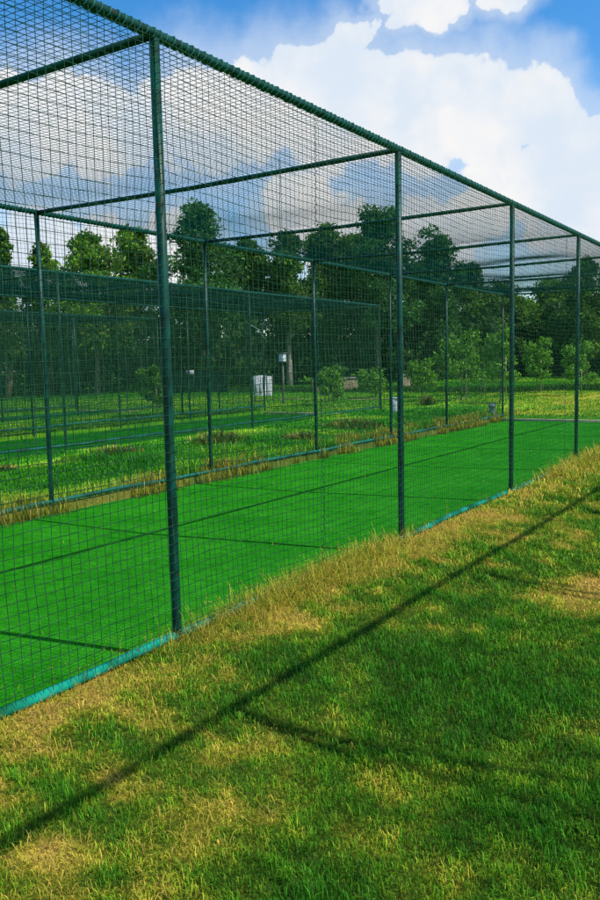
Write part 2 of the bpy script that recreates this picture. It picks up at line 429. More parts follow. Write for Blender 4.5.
def side_warp(y, z, x, seed):
    t = z / HT; e = np.sin(np.pi * np.clip(t, 0, 1))
    dx = e * (.05 * (vnoise(y, z, .9, seed) - .5) * 2 + .02 * (vnoise(y, z, 3, seed + 1) - .5))
    dy = .09 * e * (vnoise(y, z, .8, seed + 2) - .5) + .012 * (vnoise(y, z, 6, seed + 3) - .5)
    dz = -.055 * bay(y) * t + .08 * e * (vnoise(y, z, .7, seed + 4) - .5) + .012 * (vnoise(y, z, 6, seed + 5) - .5)
    return np.stack([x + dx, y + dy, z + dz], -1)
def side_net(x, seed, R_=.0021):
    mb = MB()
    yv = np.arange(YS, YE, PITCH); zz = np.linspace(.05, HT, 34)
    Yg, Zg = np.meshgrid(yv + rng.normal(0, .002, len(yv)), zz, indexing='ij')
    strands(mb, side_warp(Yg, Zg, x, seed), tri((1, 0, 0), (0, 1, 0), R_))
    zv = np.arange(.05 + PITCH, HT, PITCH); yy = np.linspace(YS, YE, 260)
    Zg, Yg = np.meshgrid(zv + rng.normal(0, .002, len(zv)), yy, indexing='ij')
    strands(mb, side_warp(Yg, Zg, x, seed), tri((1, 0, 0), (0, 0, 1), R_))
    return mb
def roof_warp(x, y, seed):
    e = np.sin(np.pi * np.clip(-x / WID, 0, 1))
    dz = -.05 * e * bay(y) + .05 * (vnoise(x, y, .9, seed) - .5) * e
    return np.stack([x + .05 * e * (vnoise(x, y, .8, seed + 1) - .5), y + .06 * e * (vnoise(x, y, .8, seed + 2) - .5), HT + .03 + dz], -1)
def roof_net(seed, R_=.0020):
    mb = MB()
    yv = np.arange(YS, YE, PITCH); xx = np.linspace(-WID, 0, 44)
    Yg, Xg = np.meshgrid(yv + rng.normal(0, .002, len(yv)), xx, indexing='ij')
    strands(mb, roof_warp(Xg, Yg, seed), tri((0, 1, 0), (0, 0, 1), R_))
    xv = np.arange(-WID + PITCH, 0, PITCH); yy = np.linspace(YS, YE, 260)
    Xg, Yg = np.meshgrid(xv + rng.normal(0, .002, len(xv)), yy, indexing='ij')
    strands(mb, roof_warp(Xg, Yg, seed), tri((1, 0, 0), (0, 0, 1), R_))
    return mb

# ------------------------------------------------------------------ the net cages
CG = 'cricket practice net cages standing side by side'
cage = empty('net_cage', (0, 0, 0), 'nearest dark green pipe net cage with roof net, over the bright green turf lane', 'net cage', CG)
for sx_, xo in ((0, 0.0), (1, -WID)):
    for y in POSTS:
        o = MB().tube([(0, 0, -.25), (0, 0, .0), (0, 0, 1.7), (0, 0, HT - .03)], .029, 14).build('post', M['paint'], cage, True)
        o.location = (xo, y, 0)
    rail = MB().tube([(xo, yy, HT) for yy in np.linspace(YS - .03, YE + .03, 40)], .029, 14).build('top_rail', M['paint'], cage, True)
    turns = int((YE - YS) / PITCH)
    s = np.linspace(0, turns * 2 * np.pi, turns * 9)
    wob = .002 * np.sin(s * .37)
    hel = np.stack([xo + (.0315 + wob) * np.cos(s), YS + s / (2 * np.pi) * PITCH + .006 * np.sin(s * .21), HT + (.0315 + wob) * np.sin(s)], -1)
    MB().tube(hel, .0048, 5).build('binding_rope', M['rope'], rail, True)
    pts = [(xo, yy, .04 + .008 * math.sin(yy * 1.7 + sx_) + .004 * math.sin(yy * 4.1)) for yy in np.linspace(YS - .03, YE + .05, 120)]
    MB().tube(pts, .027, 12).build('bottom_pipe', M['pipe' if sx_ == 0 else 'darkpipe'], cage, True)
    xn = .036 if sx_ == 0 else -WID - .036
    side_net(xn, 3 + 11 * sx_).build('side_net', M['net'], cage)
for y in POSTS:
    MB().tube([(-WID + .02, y, HT - .004), (-WID / 2, y, HT - .03), (-.02, y, HT - .004)], .024, 12).build('cross_beam', M['paint'], cage, True)
roof_net(31).build('roof_net', M['roofnet'], cage)
# seams where two lengths of net are laced together
for (xo, y, z0) in ((.05, 12.15, .05), (.05, 5.3, .05), (-WID - .05, 8.2, .05)):
    z = np.linspace(z0, HT, 150)
    pt = np.stack([xo + .008 * np.sin(z * 110), y + .01 * np.cos(z * 110) + .02 * np.sin(z * 2), z], -1)
    MB().tube(pt, .004, 4).build('net_lacing', M['rope'], cage)
for y, x0 in ((6.4, -1.0),):
    pt = np.stack([np.full(30, x0), y + .01 * np.sin(np.linspace(0, 9, 30)), np.linspace(HT, 2.55, 30)], -1)
    MB().tube(pt, .004, 4).build('hanging_cord', M['rope'], cage)

c2 = copy_tree(cage); c2.location = (-9.29, 1.2, 0)
tag(c2, 'second net cage, beyond the rough grass strip behind the nearest cage', 'net cage', CG)
c3 = copy_tree(cage); c3.location = (-18.6, .7, 0)
tag(c3, 'farthest net cage at the left, in front of the dark shrubs', 'net cage', CG)
c4 = copy_tree(cage); c4.location = (3.55 + WID, -.16, 0)
tag(c4, 'unseen cage frame just outside the right edge, nets left off for more sun, casting its rail shadow on the lawn', 'net cage', CG)
heavy = {}                        # the older cages carry a heavier net
for c, dz in ((c2, .13), (c3, .1)):
    sides = 0
    for ch in c.children:
        if ch.name.startswith('side_net'): key = ('side', round(ch.data.vertices[0].co.x, 1))
        elif ch.name.startswith('roof_net'): key = ('roof', 0)
        else: continue
        if key not in heavy:
            mb = side_net(.036 if key[1] > -1 else -WID - .036, 51, .0030) if key[0] == 'side' else roof_net(61, .0036)
            tmp = mb.build(ch.name.split('.')[0], M['net'] if key[0] == 'side' else M['roofnet']); heavy[key] = tmp.data
            bpy.data.objects.remove(tmp)
        ch.data = heavy[key]
    for ch in c.children:
        if ch.name.startswith('bottom_pipe'):
            ch.location.z += dz; ch.data = ch.data.copy(); ch.data.materials[0] = M['darkpipe']
for ch in list(c4.children):      # nets left off this unseen frame so more sun reaches the lawn
    if ch.name.startswith(('roof_net', 'side_net', 'net_lacing', 'hanging_cord')): bpy.data.objects.remove(ch)

# ------------------------------------------------------------------ grass
def blades(name, x, y, L, wd, col, lean, z=None, mat='blade', label=None, tipgain=1.35, curve=1.0):
    n = len(x); z = np.maximum(height(x, y), TURF_Z) if z is None else z
    az = rng.random(n) * 2 * np.pi
    dx, dy = np.cos(az), np.sin(az)
    tw = az + np.pi / 2 + rng.normal(0, .5, n)
    sx_, sy_ = np.cos(tw) * wd / 2, np.sin(tw) * wd / 2
    l1 = lean * .35 * curve; l2 = lean
    h1 = np.sqrt(np.clip(1 - l1 ** 2, .1, 1)) * .55; h2 = h1 + .45 * np.sqrt(np.clip(1 - np.clip(l2, 0, .98) ** 2, .02, 1)) * np.where(l2 > .85, -.25, 1)
    v = np.empty((n, 5, 3), np.float32)
    v[:, 0] = np.stack([x - sx_, y - sy_, z - .004], -1); v[:, 1] = np.stack([x + sx_, y + sy_, z - .004], -1)
    mx_, my_, mz_ = x + dx * L * l1 * .55, y + dy * L * l1 * .55, z + L * h1
    v[:, 2] = np.stack([mx_ + sx_ * .8, my_ + sy_ * .8, mz_], -1); v[:, 3] = np.stack([mx_ - sx_ * .8, my_ - sy_ * .8, mz_], -1)
    v[:, 4] = np.stack([x + dx * L * (l1 * .55 + l2 * .45), y + dy * L * (l1 * .55 + l2 * .45), z + L * h2], -1)
    b_ = np.arange(n)[:, None] * 5
    q = b_ + np.array([[0, 1, 2, 3]]); t = b_ + np.array([[3, 2, 4]])
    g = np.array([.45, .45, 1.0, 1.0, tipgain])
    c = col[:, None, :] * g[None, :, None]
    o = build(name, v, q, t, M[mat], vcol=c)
    return tag(o, label, 'grass', kind='stuff')

def scatter(x0, x1, y0, y1, dens, dmin=0, dmax=999):
    n = int((x1 - x0) * (y1 - y0) * dens)
    x = rng.uniform(x0, x1, n); y = rng.uniform(y0, y1, n)
    d = np.hypot(x - CX, y)
    k = (d >= dmin) & (d < dmax) & inview(x, y)
    return x[k], y[k]

parts = []
for (dmin, dmax, dens, wd, L) in ((0, 3.6, 20000, .0026, .025), (3.6, 6.2, 10000, .0036, .028), (6.2, 10, 4000, .006, .038), (10, 16, 1700, .009, .062), (16, 30, 700, .014, .1)):
    x, y = scatter(-.02, 3.5, .2, 29, dens, dmin, dmax)
    d = dryness(x, y)
    bare = sstep(.6, .85, d) * .55
    k = rng.random(len(x)) > bare; x, y, d = x[k], y[k], d[k]
    n = len(x)
    dj = d + rng.normal(0, .15, n)
    clump = .6 * vnoise(x, y, 11, 5) + .4 * vnoise(x, y, 31, 6)
    Lb = L * (1.25 - .75 * np.clip(d, 0, 1)) * (.45 + 1.3 * rng.random(n) ** 1.6) * (.4 + 1.25 * clump)
    c = ramp(dj) * (rng.uniform(.6, 1.7, n) * (.6 + 1.0 * clump))[:, None]
    parts.append((x, y, Lb, wd * rng.uniform(.7, 1.3, n), c, np.clip(rng.uniform(.4, 1.15, n) + .35 * (d - .3), .25, .98)))
P_ = [np.concatenate([p_[i] for p_ in parts]) for i in range(6)]
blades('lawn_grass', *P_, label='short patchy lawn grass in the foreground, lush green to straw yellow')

# lying clippings and straw in the worn patches
x, y = scatter(0, 3.5, .2, 12, 2600, 0, 9)
d = dryness(x, y); k = rng.random(len(x)) < sstep(.36, .7, d) * .9; x, y, d = x[k], y[k], d[k]; n = len(x)
c = ramp(np.clip(d + .2 + rng.normal(0, .12, n), .6, 1)) * rng.uniform(.6, 1.3, n)[:, None]
blades('dry_clippings', x, y, rng.uniform(.03, .09, n), rng.uniform(.002, .004, n), c, rng.uniform(.9, .98, n), height(x, y) + .006, label='dry straw clippings lying on the worn patches of the lawn', curve=2.3, tipgain=1.0)

# long dry straw along the foot of the near fence
parts = []
for (dmin, dmax, dens, wd) in ((0, 5.5, 4200, .0024), (5.5, 9, 2600, .0034), (9, 15, 1300, .007), (15, 30, 600, .012)):
    x, y = scatter(-.12, .75, .3, 24.5, dens * 1.25, dmin, dmax)
    tuft = fbm(x, y, 2.6, 7, 3)
    prob = np.exp(-((x - .16) / .27) ** 2) * sstep(.36, .62, tuft + .1 * sstep(4, 5.5, y) * (1 - sstep(6.2, 7, y)) + .16 * sstep(9.5, 12, y))
    prob = prob + .1 * np.exp(-((x - .15) / .3) ** 2)
    pipe_clear = sstep(2.2, 2.5, y) * (1 - sstep(3.3, 3.6, y)) + sstep(6.95, 7.15, y) * (1 - sstep(10.8, 11.2, y))
    prob = prob * (1 - .8 * np.clip(pipe_clear, 0, 1) * (x < .1)); k = rng.random(len(x)) < prob; x, y, tuft = x[k], y[k], tuft[k]; n = len(x)
    dj = np.where(rng.random(n) < .2, .42, .74) + .16 * (fbm(x, y, 1.7, 9) - .5) * 2 + rng.normal(0, .15, n) - .13 * sstep(10, 13, y)
    c = ramp(dj) * rng.uniform(.6, 1.7, n)[:, None]
    pipe_clear = (sstep(2.2, 2.5, y) * (1 - sstep(3.3, 3.6, y)) + sstep(6.95, 7.15, y) * (1 - sstep(10.8, 11.2, y))) * (x < .4)
    L = (1 - .6 * pipe_clear) * rng.uniform(.04, .15, n) * (.5 + 1.1 * sstep(.3, .75, tuft)) * (1 + .7 * sstep(8, 13, y)) * (.6 + .6 * rng.random(n) ** 4)
    parts.append((x, y, L, wd * rng.uniform(.7, 1.3, n), c, np.where(rng.random(n) < .55, rng.uniform(.86, .99, n), rng.uniform(.4, .85, n))))
P_ = [np.concatenate([p_[i] for p_ in parts]) for i in range(6)]
blades('dry_straw_grass', *P_, label='long dry straw grass tangled along the foot of the nearest cage', curve=1.4)

parts = []
for (cx, cy, sx_, sy_, nn, hh) in ((.02, 4.6, .13, .45, 3400, .125), (.05, 5.4, .15, .5, 3800, .14), (.03, 6.2, .12, .4, 2200, .11), (.06, 3.85, .12, .25, 1000, .08), (.1, 2.0, .14, .5, 600, .06), (.08, 11.8, .16, .6, 900, .12), (.1, 13.2, .2, .8, 1100, .15), (.1, 15.3, .22, 1.2, 1100, .16), (.1, 18.5, .22, 1.8, 1100, .2)):
    x = rng.normal(cx, sx_, nn); y = rng.normal(cy, sy_, nn)
    wd_ = np.clip(np.hypot(x - CX, y) / 1900, .0024, .012) * rng.uniform(.7, 1.3, nn)
    g_ = np.exp(-((x - cx) / sx_) ** 2 * .5)
    z = height(x, y) + rng.random(nn) * hh * .45 * g_
    c = ramp(np.clip(np.where(rng.random(nn) < .22, .4, .72) + rng.normal(0, .13, nn), .1, 1)) * rng.uniform(.5, 1.5, nn)[:, None]
    parts.append((x, y, hh * rng.uniform(.5, 1.5, nn) * (.6 + .6 * g_), wd_, c, np.where(rng.random(nn) < .6, rng.uniform(.86, .99, nn), rng.uniform(.4, .85, nn)), z))
P_ = [np.concatenate([p_[i] for p_ in parts]) for i in range(7)]
blades('straw_mound', *P_[:6], P_[6], label='mounds of matted dry straw burying the near bottom pipe and spilling on the turf', curve=2.1)

# a few seed stalks standing up through the net
x = rng.uniform(.0, .22, 110); y = np.concatenate([rng.uniform(2.3, 8, 70), rng.uniform(8, 18, 40)]); n = 110
blades('grass_stalks', x, y, rng.uniform(.12, .34, n), rng.uniform(.0015, .0028, n) * (1 + y / 14), ramp(rng.uniform(.5, .85, n)), rng.uniform(.2, .8, n), label='thin seed stalks standing up against the nearest net')

# rough strip between the first two cages
parts = []
x, y = scatter(-9.9, -4.75, 2, 27, 1500); d = dryness(x, y); n = len(x)
wd_ = np.clip(np.hypot(x - CX, y) / 900, .006, .03)
tall = sstep(.55, .75, fbm(x, y, .8, 12, 3)); edge = np.exp(-((x + WID + .22) / .3) ** 2)
c = ramp(d - .06 + rng.normal(0, .14, n) + .12 * edge) * rng.uniform(.7, 1.5, n)[:, None] * np.array([.8, 1.45, .8])
L = rng.uniform(.03, .10, n) * (.8 + 1.6 * tall + 1.0 * edge)
parts.append((x, y, L, wd_, c, rng.uniform(.2, .9, n)))
x, y = scatter(-5.15, -4.4, 2, 24, 1500); n = len(x); wd_ = np.clip(np.hypot(x - CX, y) / 1100, .005, .03)
tuft = fbm(x, y, 2.2, 17, 3); k = (tuft > .46) & (rng.random(n) < np.exp(-np.clip(x + 4.7, 0, 1) ** 2 / .03)); x, y, wd_, tuft = x[k], y[k], wd_[k], tuft[k]; n = len(x)
parts.append((x, y, rng.uniform(.08, .25, n) * (.5 + tuft), wd_, ramp(rng.normal(.66, .15, n)) * rng.uniform(.5, 1.2, n)[:, None], rng.uniform(.4, .95, n)))
P_ = [np.concatenate([p_[i] for p_ in parts]) for i in range(6)]
blades('rough_grass', *P_, label='rough weedy grass strip between the nearest and second cages')

# field beyond the cages and between the far ones
x1, y1_ = scatter(-60, 4, 23.6, 62, 75); x2, y2_ = scatter(-18.5, -14.1, 3, 28, 500); x3, y3_ = scatter(-60, -23.5, 4, 24, 60)
x = np.concatenate([x1, x2, x3]); y = np.concatenate([y1_, y2_, y3_]); n = len(x); d = dryness(x, y)
wd_ = np.hypot(x - CX, y) / 800
blades('field_grass', x, y, rng.uniform(.02, .06, n) * (1 + .8 * vnoise(x, y, .3, 2)), wd_, ramp(d + rng.normal(0, .08, n)) * rng.uniform(.8, 1.5, n)[:, None] * np.array([1.0, 1.3, .8]), rng.uniform(.2, .9, n), label='green and yellow field grass beyond the far end of the cages')
# darker ridge of tall grass across the field
x = rng.uniform(-30, 2, 26000); y = rng.normal(0, .8, 26000); yy = 41.5 + .28 * x * .3 + 2.0 * (vnoise(x, x * 0, .12, 4) - .5) + y; n = len(x)
blades('tall_field_grass', x, yy, rng.uniform(.15, .4, n) * np.exp(-(y / 1.3) ** 2), np.full(n, .05), ramp(rng.normal(.06, .1, n)) * rng.uniform(.35, .9, n)[:, None], rng.uniform(.2, .8, n), label='dark band of taller grass crossing the field in front of the trees')

# loose straw and leaf bits blown on to the turf
x = np.concatenate([rng.uniform(-4.5, -.15, 500), -.15 - np.abs(rng.normal(0, .25, 700))]); y = rng.uniform(1, 22, 1200); n = len(x)
blades('straw_litter', x, y, rng.uniform(.02, .08, n), rng.uniform(.002, .005, n), ramp(rng.uniform(.55, 1, n)), rng.uniform(.9, .98, n), np.full(n, TURF_Z + .008), label='loose straw bits scattered on the green turf lane', curve=2.3, tipgain=1.0)

# broad leaved weeds in the strip
def weed(name, loc, rad, h, nl, hue, label, group=None, parent=None):
    root = empty(name, loc, label, 'plant', group)
    st = MB()
    for k in range(7):
        a = random.uniform(0, 6.28); e = np.array([math.cos(a) * rad * .5, math.sin(a) * rad * .5, h * random.uniform(.6, 1)])
        st.tube([(0, 0, -.05), e * np.array([.4, .4, .55]), e], [.006, .004, .002], 5)
    st.build('stem', M['bark'], root, True)
    n = nl; a = rng.random(n) * 6.283; q_ = rng.random(n) ** .7
    base = np.stack([np.cos(a) * q_ * rad * .75, np.sin(a) * q_ * rad * .75, np.zeros(n) - .02], -1)
    out_ = np.stack([np.cos(a + rng.normal(0, .8, n)), np.sin(a + rng.normal(0, .8, n)), np.zeros(n)], -1)
    L = h * rng.uniform(.35, 1.25, n) * (1.15 - .5 * q_); ln = rng.uniform(.1, .8, n)
    side = np.cross(out_, [0, 0, 1.0]) * (rng.uniform(.006, .02, n))[:, None]
    m1 = base + out_ * (L * ln * .35)[:, None] + np.array([0, 0, 1.0]) * (L * .6)[:, None]
    tp = base + out_ * (L * ln)[:, None] + np.array([0, 0, 1.0]) * (L * (1 - .45 * ln))[:, None]
    v = np.stack([base - side, base + side, m1 + side * 1.1, m1 - side * 1.1, tp], 1)
    b_ = np.arange(n)[:, None] * 5
    cc_ = np.array(hue)[None] * rng.uniform(.5, 1.8, (n, 1)); dry = rng.random(n) < .35; cc_[dry] = ramp(rng.uniform(.6, .95, dry.sum())) * .8
    build('leaf_mass', v, b_ + np.array([[0, 1, 2, 3]]), b_ + np.array([[3, 2, 4]]), M['blade'], root, vcol=np.repeat(cc_, 5, 0))
    return root

def leaves(name, pos, nrm, size, col, parent, asp=.55):
    n = len(pos)
    nr = nrm * .6 + rng.normal(0, .7, (n, 3)); nr /= np.linalg.norm(nr, axis=1, keepdims=True)
    t = np.cross(nr, rng.normal(0, 1, (n, 3))); t /= np.linalg.norm(t, axis=1, keepdims=True)
    b_ = np.cross(nr, t); s = size[:, None]
    v = np.stack([pos - t * s, pos - b_ * s * asp, pos + t * s, pos + b_ * s * asp], 1)
    q = np.arange(n * 4).reshape(-1, 4)
    return build(name, v, q, None, M['leaf'], parent, vcol=np.repeat(col, 4, 0))

# ------------------------------------------------------------------ trees
def limb(mb, a, b_, r0, r1, bend=.12, n=5, seg=7):
    a = np.array(a, float); b_ = np.array(b_, float); L = np.linalg.norm(b_ - a)
    off = rng.normal(0, bend * L, 3) * np.array([1, 1, .3])
    t = np.linspace(0, 1, n)[:, None]
    mb.tube(a + (b_ - a) * t + off * np.sin(np.pi * t), np.linspace(r0, r1, n), seg)

def tree(loc, h, cw, label, hue, nleaf=5200, lsize=.17, base=.22, lobes=16, top=.55, bark='bark', dens=.45, group=None, trunks=1, name='broadleaf_tree'):
    """h height, cw crown width, base crown start / h, top: narrowness of the upper crown"""
    root = empty(name, loc, label, 'tree', group)
    tm = MB(); cs = []
    for k in range(trunks):
        ox = rng.normal(0, .25, 2) * (trunks > 1)
        tip = np.array([ox[0] * 3 + rng.normal(0, .25), ox[1] * 3 + rng.normal(0, .25), h * .86])
        limb(tm, (ox[0], ox[1], -.3), tip, .017 * h + .03, .02, .03, 8, 9)
    for i in range(lobes):
        t = (i + rng.random()) / lobes
        z = h * (base + (1 - base) * (t * .93))
        prof = math.sin(math.pi * min(1, max(.12, .14 + .86 * t ** .8))) ** .6 * (1 - top * t * .55)
        a = i * 2.4 + rng.normal(0, .5); rr = cw / 2 * prof * rng.uniform(.15, .95)
        c = np.array([math.cos(a) * rr, math.sin(a) * rr, z])
        rad = cw * rng.uniform(.12, .23) * (1.12 - .35 * t)
        cs.append((c, rad))
        limb(tm, (0, 0, max(h * base * .7, z - rr * .9 - .5)), c, .006 * h + .01, .012, .1, 5, 5)
    tm.build('trunk', M[bark], root, True)
    pos = []; nr = []; col = []
    per = nleaf // lobes
    for c, rad in cs:
        m_ = int(per * rng.uniform(.7, 1.3))
        u_ = rng.normal(0, 1, (m_, 3)); u_ /= np.linalg.norm(u_, axis=1, keepdims=True)
        # each lobe is broken into twiggy sprays
        tw = rng.normal(0, 1, (9, 3)); tw /= np.linalg.norm(tw, axis=1, keepdims=True)
        kk = rng.integers(0, 9, m_); sp = tw[kk] * rng.uniform(.5, 1.15, (9, 1))[kk]
        pp = c + (sp * .75 + u_ * (rng.random((m_, 1)) ** dens) * .55) * rad * np.array([1.15, 1.15, .85])
        pos.append(pp); nr.append(u_ * .5 + sp * .5 + np.array([0, 0, .3]))
        tone = rng.uniform(.6, 1.4) * rng.uniform(.75, 1.25, (9, 1))[kk]
        cc_ = np.array(hue)[None] * tone * rng.uniform(.6, 1.4, (m_, 1))
        cc_[:, 0] *= rng.uniform(.8, 1.5, m_)
        col.append(cc_)
    pos = np.concatenate(pos); nr = np.concatenate(nr); col = np.concatenate(col)
    k = pos[:, 2] > .1
    leaves('crown', pos[k], nr[k], rng.uniform(.6, 1.35, k.sum()) * lsize, col[k], root)
    return root

DG = (.060, .160, .013); MG = (.095, .235, .015); YG = (.105, .25, .016); TG = (.042, .155, .026)
TREES = [  # x, y, height, crown width, hue, base, lobes, top, label
 (-38.9, 30.4, 10.0, 4.2, DG, .18, 15, .7, 'dark tree at the far left edge, half cut by the frame'),
 (-36.2, 30.8, 9.9, 3.0, DG, .15, 15, .95, 'narrow feathery tree at the left edge behind the far cages'),
 (-36.2, 33.8, 9.3, 2.9, MG, .2, 13, .9, 'small pointed tree rising behind the leftmost far post'),
 (-32.9, 34.5, 9.4, 4.6, YG, .2, 20, .45, 'rounded bright green tree between the leftmost far post and the tall near post'),
 (-33.8, 39.2, 10.4, 4.4, MG, .2, 18, .6, 'leafy tree just left of the tall near post'),
 (-29.6, 40.3, 11.4, 5.2, TG, .2, 22, .3, 'tallest round dark tree just right of the tall near post'),
 (-29.6, 45.3, 9.9, 4.4, DG, .3, 16, .6, 'loose tree with bright gaps, right of the tallest round tree'),
 (-26.3, 45.2, 10.2, 3.6, DG, .28, 14, .7, 'slender open tree with sky showing through, left of the middle trees'),
 (-26.1, 50.0, 11.1, 5.2, DG, .2, 20, .45, 'broad tree left of the second near post'),
 (-21.7, 49.0, 11.6, 4.8, TG, .24, 19, .4, 'tall uneven tree right behind the second near post'),
 (-25.5, 52.6, 10.6, 4.4, MG, .32, 14, .6, 'open crowned tree with pale trunk beside the second near post'),
 (-19.6, 53.3, 10.2, 4.4, TG, .2, 18, .5, 'rounded dark tree right of the second near post'),
 (-18.9, 57.9, 8.4, 4.6, DG, .15, 17, .5, 'lower dark tree under the roof beams left of the third near post'),
 (-18.2, 62.4, 7.4, 5.0, DG, .1, 18, .4, 'low broad tree behind the third near post'),
 (-17.0, 65.5, 5.9, 4.2, MG, .1, 15, .4, 'low tree right of the third near post with sky gap above'),
 (-16.6, 70.5, 8.0, 5.2, MG, .1, 18, .55, 'green peaked tree between the third and fourth near posts'),
 (-10.8, 58.3, 8.1, 4.2, DG, .12, 18, .5, 'dark tree behind the fourth near post'),
 (-8.6, 60.0, 8.8, 4.6, MG, .12, 18, .5, 'bright topped tree at the right edge'),
 (-23.9, 60.2, 9.0, 5.2, DG, .1, 18, .5, 'dark tree filling the gap behind the open crowned tree'),
]
for (x, y, h, cw, hue, bs, lb, tp, lab) in TREES:
    tree((x, y, float(height(np.array(x), np.array(y))) - .05), h, cw * 1.22, lab, hue, nleaf=int(15000 * cw / 4.4), lsize=.128, base=bs + .1, lobes=int(lb * 1.9), top=tp,
         bark='palebark' if ('pale' in lab or 'open' in lab) else 'bark')
TGp = 'trees beyond the right edge of the view'
for (x, y, h, cw) in ((-5.6, 62.5, 8.7, 5), (-2.0, 60.5, 9, 5.2), (2.5, 62, 8.6, 5)):
    tree((x, y, .1), h, cw, 'dark tree standing past the right edge of the view', DG, nleaf=3500, base=.1, group=TGp)

# undergrowth under the trees: separate shrubs
SG = 'dark shrubs under the tree line'
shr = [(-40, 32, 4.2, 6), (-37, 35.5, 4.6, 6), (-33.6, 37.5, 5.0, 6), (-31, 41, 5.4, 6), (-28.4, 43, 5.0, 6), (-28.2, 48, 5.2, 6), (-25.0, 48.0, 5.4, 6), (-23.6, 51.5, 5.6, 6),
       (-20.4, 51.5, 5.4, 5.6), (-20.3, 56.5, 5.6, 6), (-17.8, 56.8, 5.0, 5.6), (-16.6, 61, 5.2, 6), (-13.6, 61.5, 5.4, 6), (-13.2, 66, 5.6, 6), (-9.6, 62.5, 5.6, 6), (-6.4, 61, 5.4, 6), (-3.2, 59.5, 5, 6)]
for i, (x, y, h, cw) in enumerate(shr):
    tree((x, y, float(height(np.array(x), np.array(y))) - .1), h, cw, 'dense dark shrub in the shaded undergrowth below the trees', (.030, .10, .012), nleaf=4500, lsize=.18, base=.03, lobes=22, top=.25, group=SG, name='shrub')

# distant wood behind everything
n = 26000
a = rng.uniform(-60, 60, n); x = a * 1.1 - 40; dist = rng.uniform(0, 8, n)
y = 100 + .12 * x + dist
hz = 3.5 + 3.0 * fbm(x, x * 0, .09, 3)
z = rng.random(n) ** .8 * hz
pos = np.stack([x, y, z], -1); u_ = rng.normal(0, 1, (n, 3)); u_ /= np.linalg.norm(u_, axis=1, keepdims=True)
wd_o = leaves('distant_wood', pos, u_ + np.array([0, -.4, .5]), rng.uniform(.35, .8, n), np.array(DG)[None] * rng.uniform(.5, 1.4, (n, 1)), None)
tag(wd_o, 'far wood closing the horizon behind the tree line', 'wood', kind='stuff')

# ------------------------------------------------------------------ saplings with stakes
def sapling(loc, h, cw, label, hue, n=1500, stake=True, base=.35):
    root = empty('sapling', loc, label, 'sapling', 'young planted trees on the field')
    tm = MB(); cs = []
    limb(tm, (0, 0, -.15), (rng.normal(0, .05), rng.normal(0, .05), h * .92), .022 * h / 2, .006, .03, 7, 7)
    for i in range(9):
        t = (i + .5) / 9; a = i * 2.4; rr = cw / 2 * (1 - .5 * t) * rng.uniform(.5, 1)
        c = np.array([math.cos(a) * rr, math.sin(a) * rr, h * (base + (1 - base) * t)]); cs.append(c)
        limb(tm, (0, 0, c[2] - rr * .5), c, .009, .004, .08, 4, 4)
    tm.build('trunk', M['bark'], root, True)
    kk = rng.integers(0, 9, n); cs = np.array(cs)
    u_ = rng.normal(0, 1, (n, 3)); u_ /= np.linalg.norm(u_, axis=1, keepdims=True)
    pos = cs[kk] + u_ * rng.random((n, 1)) ** .5 * cw * .24 * np.array([1, 1, .8])
    leaves('crown', pos, u_, rng.uniform(.045, .10, n), np.array(hue)[None] * rng.uniform(.7, 1.9, (n, 1)), root)
    if stake:
        MB().tube([(.22, .05, -.2), (.2, .05, h * .75)], .018, 6).build('stake', M['stake'], root, True)
    return root
for (x, y, h, cw, hue, lab) in [
    (-9.2, 31.6, 2.6, 1.9, MG, 'staked sapling with flat leafy crown left of the third near post'),
    (-6.5, 28.4, 2.5, 1.2, YG, 'slim light green sapling beside the last far post of the nearest cage'),
    (-5.5, 34.9, 2.1, 1.3, YG, 'sapling right beside the fourth near post'),
    (-7.6, 36.4, 2.3, 1.4, MG, 'young tree with thin bare stem between the third and fourth near posts'),
    (-12.3, 34.7, 1.6, 1.4, YG, 'bushy sapling right of the second near post'),
    (-15.0, 31.0, 1.4, 1.3, MG, 'low round sapling beside the cream wall'),
    (-14.4, 33.7, 1.2, 1.5, MG, 'wide low sapling left of the second near post'),
    (-13.2, 27.8, 1.3, .9, MG, 'thin sapling right of the lamp post'),
    (-15.6, 20.4, 1.6, .9, YG, 'bright little sapling left of the tall near post'),
    (-10.6, 37.5, 2.2, 1.6, DG, 'dark sapling behind the flat crowned sapling')]:
    sapling((x, y, float(height(np.array(x), np.array(y))) - .02), h * 1.02, cw * 1.05, lab, hue)

# weeds between the first two cages
for (x, y, r_, h, hue, lab) in [
    (-7.3, 10.4, .75, .24, (.09, .19, .022), 'mixed green and straw weed clump left of the tall near post, on the rough strip'),
    (-7.0, 13.0, .9, .30, (.10, .22, .022), 'clump of weeds right of the tall near post, on the rough strip'),
    (-6.1, 14.6, .55, .2, (.17, .19, .03), 'brownish weed clump on the rough strip right of the first'),
    (-6.4, 17.5, 1.0, .27, (.1, .22, .02), 'leafy weed clump near the middle posts on the rough strip'),
    (-7.6, 8.2, .5, .16, (.14, .18, .03), 'low weed clump near the leftmost far post'),
    (-9.3, 28.5, .35, .5, (.03, .08, .012), 'small round shrub alone on the far lawn')]:
    weed('weed_clump', (x, y, float(height(np.array(x), np.array(y)))), r_, h, int(300 * max(1, r_ / .5)), hue, lab)

# ------------------------------------------------------------------ small things on the field
def gz(x, y): return float(height(np.array(float(x)), np.array(float(y))))
